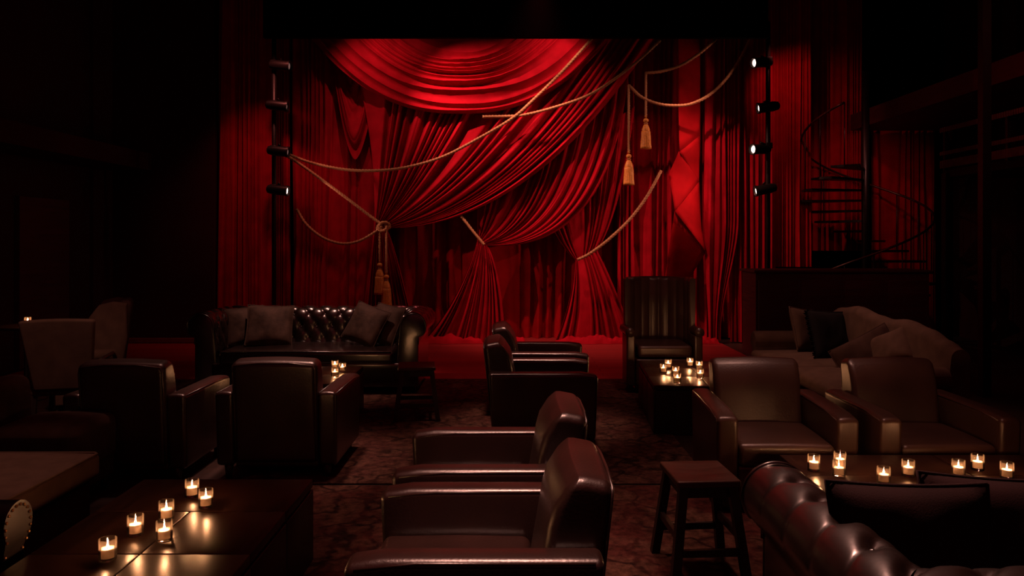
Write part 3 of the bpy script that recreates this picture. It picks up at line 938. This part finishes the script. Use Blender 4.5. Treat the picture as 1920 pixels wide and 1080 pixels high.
# ------------------------------------------------------------------ seating in place
ch = armchair('brown leather armchair nearest the camera, facing left', MT['leather'])
ch.location = (-0.11, 2.90, 0.013); ch.rotation_euler = (0, 0, -PI / 2)
def chair_at(x, y, rz, label, z=0.0):
    c = copy_tree(ch); c.location = (x, y, z); c.rotation_euler = (0, 0, rz); c['label'] = label
    return c
chair_at(-0.105, 3.87, -PI / 2, 'brown leather armchair facing left, just behind the nearest one', 0.013)
chair_at(0.23, 6.36, PI / 2, 'brown leather armchair in the centre facing right, nearer of the pair', 0.013)
chair_at(0.27, 7.44, PI / 2, 'brown leather armchair in the centre facing right, closer to the stage', 0.013)
chair_at(-1.62, 5.70, PI, 'leather armchair seen from behind, right of the left pair')
chair_at(-2.62, 5.62, PI, 'leather armchair seen from behind, leftmost of the left pair')
ch2 = armchair('taupe leather armchair facing us, left of the right-hand pair', MT['leather_worn'])
ch2.location = (1.66, 5.02, 0.0); ch2.rotation_euler = (0, 0, -0.05)
c = copy_tree(ch2); c.location = (2.60, 5.00, 0); c.rotation_euler = (0, 0, 0.0)
c['label'] = 'taupe leather armchair facing us, farther right in front of the grey sofa'

chesterfield('tufted black-brown leather sofa in front of the stage at left', 1.1, 0.38, -0.50, 0.86, MT['leather_tuft'], (-2.18, 8.72, 0), 0)
chesterfield('tufted leather sofa in the near right corner, seen over its back', 1.0, 0.47, -0.52, 0.745, MT['leather_tuft'], (2.10, 2.60, 0.0), PI, amp=0.036, soft=True)

# camelback sofa
def camelback(label, loc, rz):
    m = MT['linen']
    t = thing('camelback_sofa', label, 'sofa', loc, rz)
    L = 1.15
    prof = [(-1.28, 0.80), (-1.1, 0.86), (-0.85, 0.94), (-0.45, 0.985), (-0.05, 0.94), (0.2, 0.925), (0.5, 0.95), (0.85, 0.91), (1.1, 0.85), (1.28, 0.80)]
    def top(x):
        for (a, b), (c_, d_) in zip(prof, prof[1:]):
            if a <= x <= c_: return lerp(b, d_, sm((x - a) / (c_ - a)))
        return 0.8
    rings = []
    for i in range(61):
        x = lerp(-1.28, 1.28, i / 60); h = top(x); ring = []
        for y, z in ((0.27, 0.10), (0.27, 0.3), (0.29, 0.5)): ring.append((x, y, z))
        for k in range(9):
            a = PI * (1 - k / 8); ring.append((x, 0.385 - 0.0 + 0.075 * math.cos(a), h - 0.075 + 0.075 * math.sin(a)))
        for y, z in ((0.455, 0.5), (0.45, 0.3), (0.44, 0.10)): ring.append((x, y, z))
        rings.append(ring)
    MB().loft(rings).build('backrest', m, t, angle=60)
    for s in (-1, 1):
        out = []
        for z in (0.10, 0.25, 0.42): out.append((0.05, z))
        for k in range(15):
            a = math.radians(-50 + 260 * k / 14); out.append((0.04 + 0.10 * math.cos(a), 0.55 + 0.10 * math.sin(a)))
        for z in (0.42, 0.25, 0.10): out.append((-0.06, z))
        rings = [[(s * (1.18 + q[0] * k), y, 0.4 + (q[1] - 0.4) * k) for q in out] for y, k in ((0.30, 1), (-0.2, 1), (-0.42, 1), (-0.44, 0.95))]
        MB().loft(rings).build('arm', m, t, angle=50)
    MB().rbox((0, -0.05, 0.20), (2.3, 0.78, 0.22), 0.03, n=6).build('seat_base', m, t)
    for s in (-1, 1):
        def cu(x, y, z): return (x, y, z + (0.035 * math.cos(PI * x / 1.1) * math.cos(PI * y / 0.8) if z > 0 else 0))
        MB().rbox((s * 0.56, -0.13, 0.385), (1.105, 0.76, 0.15), 0.05, cu, n=10).build('seat_cushion', m, t)
    for x in (-1.1, 1.1):
        for y in (-0.36, 0.38):
            MB().lathe([(0.02, 0), (0.03, 0.05), (0.035, 0.10)], 12, (x, y, 0)).build('foot', MT['wood'], t)
camelback('grey-brown fabric sofa with humped back at right', (3.08, 7.25, 0), -PI / 2)

# pillows on the two far sofas
def pil(px, py, d, w, h, t, rx, ry, rz, mat, label, **k):
    p = W(px, py, d)
    return pillow('throw_cushion', label, w, h, t, p, (rx, ry, rz), mat, **k)
R_ = math.radians
pil(460, 611, 8.74, .44, .44, .15, R_(68), R_(-4), R_(28), MT['pillow'], 'brown cushion tucked in the left corner of the black-brown sofa')
pil(506, 610, 8.64, .50, .47, .16, R_(66), R_(3), R_(14), MT['pillow'], 'brown velvet cushion leaning beside the left corner cushion of the tufted sofa')
pil(686, 609, 8.64, .44, .45, .16, R_(64), R_(16), R_(-24), MT['pillow'], 'grey-brown cushion standing on edge at the right of the tufted sofa')
pil(722, 608, 8.76, .42, .46, .16, R_(66), R_(6), R_(-34), MT['pillow'], 'cushion in the right corner of the tufted sofa, behind the other')
pil(1510, 618, 8.15, .42, .46, .15, R_(72), R_(8), R_(35), MT['linen'], 'grey cushion against the far arm of the humped sofa')
pil(1556, 628, 7.75, .50, .50, .16, R_(70), R_(5), R_(25), MT['black_fabric'], 'black fringed cushion standing on the humped sofa', fringe=True)
pil(1622, 664, 7.0, .56, .36, .17, R_(62), R_(-32), R_(-30), MT['tweed'], 'dark cushion lying tilted in the middle of the humped sofa')
pil(1672, 655, 6.75, .40, .36, .17, R_(58), R_(-28), R_(-55), MT['linen'], 'small grey cushion leaning behind the right armchair')
# cushions on the near sofa
pil(1715, 1050, 2.50, .52, .48, .16, R_(-74), R_(0), R_(180 - 4), MT['maroon'], 'dark maroon cushion on the near tufted sofa, left one')
pil(1895, 1033, 2.60, .60, .48, .17, R_(-70), R_(-5), R_(180 + 6), MT['maroon'], 'dark maroon cushion tilted by the near sofa, right one')

# porter chair
def porter(label, loc, rz):
    m = MT['leather_worn']
    t = thing('porter_chair', label, 'armchair', loc, rz)
    n = 120; A0, A1 = math.radians(-12), math.radians(192)
    prof = [('o', 0.10), ('o', 0.5), ('o', 0.9), ('o', 1.18), ('t', 0), ('t', 1), ('t', 2), ('i', 1.18), ('i', 0.9), ('i', 0.5), ('i', 0.30)]
    rings = []
    for i in range(n + 1):
        a = lerp(A0, A1, i / n); ring = []
        ch_ = 0.018 * abs(math.sin(11 * (a - A0) / (A1 - A0) * PI)) ** 0.6
        for kd, z in prof:
            if kd == 'o': r = 0.375 + 0.012 * z; zz = z
            elif kd == 't': r = (0.372, 0.345, 0.318)[z] + 0.014; zz = (1.215, 1.23, 1.215)[z]
            else: r = 0.325 - ch_; zz = z
            ring.append((1.02 * r * math.cos(a), 0.95 * r * math.sin(a), zz))
        rings.append(ring)
    MB().loft(rings).build('backrest', m, t, angle=60)
    for s in (-1, 1):
        out = [(0.05 * math.cos(a), 0.05 * math.sin(a)) for a in [2 * PI * k / 16 for k in range(16)]]
        MB().loft([[(s * 0.37 + q[0], y, 0.66 + q[1]) for q in out] for y in (-0.34, -0.32, 0.0, 0.12)]).build('arm', m, t)
        MB().rbox((s * 0.36, -0.16, 0.36), (0.09, 0.34, 0.54), 0.02, n=3).build('arm_panel', m, t)
    MB().rbox((0, -0.06, 0.46), (0.58, 0.60, 0.13), 0.04, n=6).build('seat_cushion', m, t)
    MB().rbox((0, -0.06, 0.24), (0.62, 0.58, 0.28), 0.02, n=3).build('seat_base', m, t)
    for x in (-0.29, 0.29):
        for y in (-0.3, 0.25):
            MB().lathe([(0.02, 0), (0.03, 0.11)], 10, (x, y, 0)).build('foot', MT['wood'], t)
porter('tall barrel-backed leather chair with fluted back facing us before the stage', (1.625, 8.55, 0), 0.0)

# tables
block_table('low dark wood table at near left with six candles', 0.87, 1.42, 0.42, (-1.455, 3.26, 0), 0, 3, 1)
block_table('low dark wood table between the left sofa and armchair, three candles', 0.92, 0.92, 0.42, (-1.90, 7.05, 0), 0, 2, 0)
block_table('low dark wood table before the tall barrel-backed chair', 0.92, 1.36, 0.42, (1.70, 7.16, 0), -0.07, 3, 0)
block_table('low dark wood table behind the near tufted sofa with eight candles', 1.75, 0.78, 0.42, (2.40, 4.03, 0), 0, 2, 0)

# candles: base centre pixels
T1 = 0.42
for px, py, lb in ((202, 1050, 'lit candle in glass, nearest the camera on the left table'),
                   (254, 1003, 'lit candle in glass, second from the left on the near left table'),
                   (308, 1014, 'lit candle in glass at the middle front of the near left table'),
                   (312, 974, 'lit candle in glass at the middle back of the near left table'),
                   (360, 931, 'lit candle in glass, farthest back on the near left table'),
                   (386, 951, 'lit candle in glass, rightmost on the near left table')):
    candle(px, py, T1, lb, 'votive candles on the near left table')
for px, py, lb in ((628, 692, 'lit candle on the table behind the left armchairs, back left one'),
                   (642, 697, 'lit candle on the table behind the left armchairs, right one'),
                   (628, 707, 'lit candle on the table behind the left armchairs, front one')):
    candle(px, py, T1, lb, 'votive candles on the table by the left sofa')
for px, py, lb in ((1244, 699, 'leftmost candle on the table below the tall chair'),
                   (1253, 690, 'candle just behind the leftmost one below the tall chair'),
                   (1267, 704, 'candle in the middle of the table below the tall chair'),
                   (1270, 718, 'front candle on the table below the tall chair'),
                   (1294, 687, 'back right candle on the table below the tall chair'),
                   (1311, 693, 'candle beside the armchair edge below the tall chair, rear one'),
                   (1313, 709, 'candle half hidden by the armchair edge below the tall chair')):
    candle(px, py, T1, lb, 'votive candles on the table by the tall chair')
for px, py, lb in ((1526, 882, 'leftmost candle on the near right table'),
                   (1575, 876, 'rear candle of the overlapping two on the near right table'),
                   (1573, 893, 'front candle of the overlapping two on the near right table'),
                   (1657, 906, 'candle nearest the maroon cushion on the near right table'),
                   (1703, 892, 'candle in the middle of the near right table'),
                   (1797, 892, 'candle partly hidden by the right maroon cushion'),
                   (1833, 881, 'rearmost candle at the right end of the near right table'),
                   (1888, 897, 'rightmost candle on the near right table')):
    candle(px, py, T1, lb, 'votive candles on the near right table')

stool('dark wooden stool beside the right arm of the left sofa', (-0.88, 7.15, 0.014), 0.12, 0.48, 0.32, 0.32)
stool('dark wooden stool with worn top in front, by the near tufted sofa', (0.935, 3.87, 0.013), 0.06, 0.48, 0.29, 0.33)

# ------------------------------------------------------------------ left fabric seats
m = MT['linen']
t = thing('lounge_sofa', 'brown fabric sofa with loose seat cushion at the near left edge', 'sofa', (-2.75, 3.55, 0))
def cu(x, y, z): return (x, y, z + (0.02 * math.cos(PI * x / 1.0) * math.cos(PI * y / 1.7) if z > 0 else 0))
MB().rbox((-0.02, 0.17, 0.385), (0.92, 1.26, 0.13), 0.03, cu, n=10).build('seat_cushion', MT['linen'], t)
MB().rbox((-0.03, 0.05, 0.20), (0.86, 1.44, 0.23), 0.02, n=4).build('seat_base', MT['tweed'], t)
MB().tube([(-0.45, 0.79, 0.452), (0.41, 0.79, 0.452), (0.43, 0.77, 0.452), (0.43, -0.42, 0.452)], 0.008, 6).build('piping', MT['linen'], t)
out = []
for z in (0.10, 0.28, 0.42): out.append((0.06, z))
for k in range(15):
    a = math.radians(-50 + 260 * k / 14); out.append((0.03 + 0.09 * math.cos(a), 0.52 + 0.09 * math.sin(a)))
for z in (0.42, 0.28, 0.10): out.append((-0.06, z))
MB().loft([[(x, -0.50 + q[0], q[1]) for q in out] for x in (-0.46, 0.0, 0.77, 0.785)]).build('arm', MT['leather_tuft'], t, angle=50)
la = [q for q in t.children if q.name.startswith('arm')][0]
nail = None
for q in out[1:-1]:
    if nail is None:
        b = nail = MB().lathe([(0.0, 0.006), (0.006, 0.003), (0.007, 0)], 8).build('nail', MT['brass'], la)
    else:
        b = nail.copy(); C.objects.link(b); b.parent = la
    b.location = (0.786, -0.50 + q[0] * 0.88, 0.30 + (q[1] - 0.30) * 0.95); b.rotation_euler = (0, PI / 2, 0)
MB().rbox((-0.55, 0.05, 0.45), (0.16, 1.4, 0.68), 0.06, n=6).build('backrest', MT['tweed'], t)
for x in (-0.4, 0.36):
    for y in (-0.55, 0.68):
        MB().lathe([(0.02, 0), (0.03, 0.09)], 10, (x, y, 0)).build('foot', MT['wood'], t)

# upholstered chair behind it
t = thing('upholstered_chair', 'dark brown upholstered chair with rounded seat at the left edge', 'armchair', (-3.0, 4.92, 0), 0)
def dome(x, y, z): return (x, y, z + (0.03 * math.cos(PI * x / 0.6) * math.cos(PI * y / 0.6) if z > 0 else 0))
MB().rbox((0.10, 0.0, 0.35), (0.54, 0.52, 0.30), 0.06, dome, n=8, k=5).build('seat', MT['tweed'], t)
MB().rbox((0.10, 0.0, 0.16), (0.50, 0.48, 0.14), 0.02, n=3).build('seat_base', MT['tweed'], t)
def bk(x, y, z): return (x - 0.06 * (z + 0.3), y, z)
MB().rbox((-0.28, 0.02, 0.44), (0.18, 0.56, 0.62), 0.07, bk, n=6, k=5).build('backrest', MT['tweed'], t)
for x in (-0.22, 0.3):
    for y in (-0.2, 0.2):
        MB().lathe([(0.018, 0), (0.025, 0.10)], 10, (x, y, 0)).build('leg', MT['wood'], t)

# fabric chair with high back seen from behind
t = thing('high_back_chair', 'brown fabric chair with upright back on wooden legs at far left', 'chair', (-3.72, 6.55, 0), math.radians(180 + 14))
def slab(x, y, z):
    k = (z + 0.29) / 0.58
    return (x * (0.80 + 0.24 * k), y + 0.16 * k * 1.0, z + 0.012 * math.cos(PI * x / 0.55) * k)
MB().rbox((0, 0.24, 0.715), (0.52, 0.10, 0.58), 0.022, slab, n=8).build('backrest', MT['linen'], t)
MB().rbox((0, 0.0, 0.43), (0.50, 0.50, 0.11), 0.03, n=5).build('seat', MT['linen'], t)
for s in (-1, 1):
    MB().bar((s * 0.23, 0.24, 0.0), (s * 0.22, 0.22, 0.42), 0.04).build('leg', MT['wood'], t, smooth=False)
    MB().bar((s * 0.22, -0.21, 0.0), (s * 0.22, -0.21, 0.40), 0.04).build('leg', MT['wood'], t, smooth=False)
    MB().tube([(s * 0.27, -0.2, 0.40), (s * 0.28, -0.2, 0.62), (s * 0.28, -0.12, 0.66), (s * 0.27, 0.1, 0.655), (s * 0.25, 0.24, 0.63)], 0.018, 8).build('arm', MT['wood'], t)

# wing chair
def wing_chair(label, loc, rz):
    t = thing('wing_chair', label, 'armchair', loc, rz)
    m = MT['linen']
    def bk(x, y, z): return (x * (1 + 0.05 * z), y + 0.12 * (z + 0.34), z)
    MB().rbox((0, 0.24, 0.72), (0.56, 0.12, 0.68), 0.05, bk, n=6, k=4).build('backrest', MT['tweed'], t)
    for s in (-1, 1):
        out = [(-0.10, 0.30), (-0.02, 0.45), (0.0, 0.60), (-0.03, 0.75), (0.02, 0.92), (0.10, 1.03), (0.22, 1.06), (0.34, 1.04), (0.34, 0.7), (0.27, 0.3)]
        sl = []
        for dx, k in ((0.0, 0.93), (0.02, 1.0), (0.06, 1.0), (0.08, 0.93)):
            sl.append([(s * (0.25 + dx + (0.03 if z > 0.7 else 0)), 0.15 + (y - 0.15) * k, 0.7 + (z - 0.7) * k) for y, z in out])
        MB().loft(sl).build('wing', m, t, angle=55)
        pr = []
        for k in range(14):
            a = 2 * PI * k / 14; pr.append((0.055 * math.cos(a), 0.055 * math.sin(a)))
        MB().loft([[(s * 0.32 + q[0], y, 0.56 + q[1]) for q in pr] for y in (-0.33, -0.3, 0.0, 0.24)]).build('arm', m, t)
        MB().rbox((s * 0.32, -0.04, 0.33), (0.08, 0.54, 0.44), 0.02, n=3).build('arm_panel', m, t)
    MB().rbox((0, -0.06, 0.40), (0.54, 0.56, 0.14), 0.04, n=6).build('seat_cushion', m, t)
    MB().rbox((0, -0.04, 0.22), (0.60, 0.54, 0.20), 0.02, n=3).build('seat_base', m, t)
    for x in (-0.3, 0.3):
        for y in (-0.26, 0.26):
            MB().bar((x, y, 0), (x * 0.97, y * 0.97, 0.13), 0.04).build('leg', MT['wood'], t, smooth=False)
wing_chair('brown wing-backed chair behind the leftmost leather armchair', (-4.12, 7.55, 0), -1.15)

# small side table with one candle, far left
t = thing('pedestal_table', 'small dark round table behind the high-backed fabric chair', 'side table', (-5.02, 8.0, 0))
MB().lathe([(0.0, 0.735), (0.27, 0.735), (0.28, 0.745), (0.28, 0.76), (0.0, 0.765)], 32).build('top', MT['table'], t, angle=40)
MB().lathe([(0.03, 0.03), (0.025, 0.35), (0.03, 0.735)], 14).build('column', MT['wood'], t)
MB().lathe([(0.2, 0.0), (0.2, 0.015), (0.04, 0.035)], 24).build('base', MT['wood'], t)
place(CP, True, ((52 - 960) * 8.0 / F, 8.0, 0.766), 0, 'single lit candle glowing at far left above the fabric chair', 'far candle')

# ------------------------------------------------------------------ right side of the room
t = thing('bar_counter', 'dark red panelled counter right of the stage', 'counter', (4.50, 10.84, 0))
MB().box((0, 0, 0.6), (2.36, 0.62, 1.2)).build('body', MT['bar'], t, smooth=False)
MB().rbox((0, 0, 1.215), (2.42, 0.68, 0.035), 0.008, n=3).build('top', MT['bar'], t)
for k in range(4):
    MB().rbox((-0.88 + k * 0.587, -0.312, 0.62), (0.53, 0.012, 0.95), 0.004, n=2, k=2).build('panel', MT['bar'], t)

sx, sy = 5.56, 12.16
t = thing('spiral_staircase', 'dark iron spiral staircase with curved rail at right', 'staircase', (sx, sy, 0))
MB().tube([(0, 0, 0), (0, 0, 4.3)], 0.06, 14).build('newel_post', MT['metal'], t)
n = 18
def ang(k): return math.radians(180 + 24 * k)
def hz(k): return 0.16 * (k + 0.25)
for k in range(n):
    a0, a1 = ang(k) - R_(13), ang(k) + R_(13); z = hz(k)
    top = [(0.05 * math.cos(a0), 0.05 * math.sin(a0)), (0.95 * math.cos(a0), 0.95 * math.sin(a0)), (0.97 * math.cos((a0 + a1) / 2), 0.97 * math.sin((a0 + a1) / 2)), (0.95 * math.cos(a1), 0.95 * math.sin(a1)), (0.05 * math.cos(a1), 0.05 * math.sin(a1))]
    MB().loft([[(x, y, z - 0.035) for x, y in top], [(x, y, z) for x, y in top]]).build('tread', MT['metal'], t, smooth=False)
pts = [(0.95 * math.cos(ang(q / 4)), 0.95 * math.sin(ang(q / 4)), hz(q / 4) + 0.92) for q in range(0, 4 * (n - 1) + 1)]
MB().tube(pts, 0.018, 8).build('handrail', MT['iron'], t)
for k in range(n):
    x, y = 0.95 * math.cos(ang(k)), 0.95 * math.sin(ang(k))
    MB().tube([(x, y, hz(k) - 0.03), (x, y, hz(k) + 0.92)], 0.009, 6).build('baluster', MT['metal'], t)

# balcony and its rails
struct('trim_3', MB().box((6.6, 8.3, 3.58), (2.0, 9.0, 0.26)), MT['bar'])
t = thing('balcony_railing', 'ribbed metal railing of the gallery at upper right', 'railing', (5.55, 7.4, 2.55))
for z, hgt in ((0.06, 0.10), (0.20, 0.05), (0.50, 0.06)):
    mb = MB().box((0, 0, z), (0.05, 5.2, hgt * 0.5))
    mb.build('rail', MT['metal'], t, smooth=False)
    mb = MB().grid(lambda u, v, z=z, hgt=hgt: (-0.032 - (0.012 if int(round(u * 480)) % 4 in (1, 2) else 0), -2.58 + 5.16 * u, z + (v - 0.5) * hgt), 480, 1)
    mb.build('ribbing', MT['iron'], t, smooth=False)
for k in range(5):
    MB().box((0.0, -2.5 + k * 1.25, 0.26), (0.04, 0.04, 0.56)).build('post', MT['metal'], t, smooth=False)
struct('trim_4', MB().box((6.6, 7.4, 2.5), (2.0, 5.3, 0.1)), MT['wallp'])
struct('column_right', MB().box((4.95, 8.1, 3.3), (0.09, 0.09, 6.6)), MT['metal'])
struct('column_right_far', MB().box((5.6, 9.95, 1.25), (0.1, 0.1, 2.5)), MT['metal'])
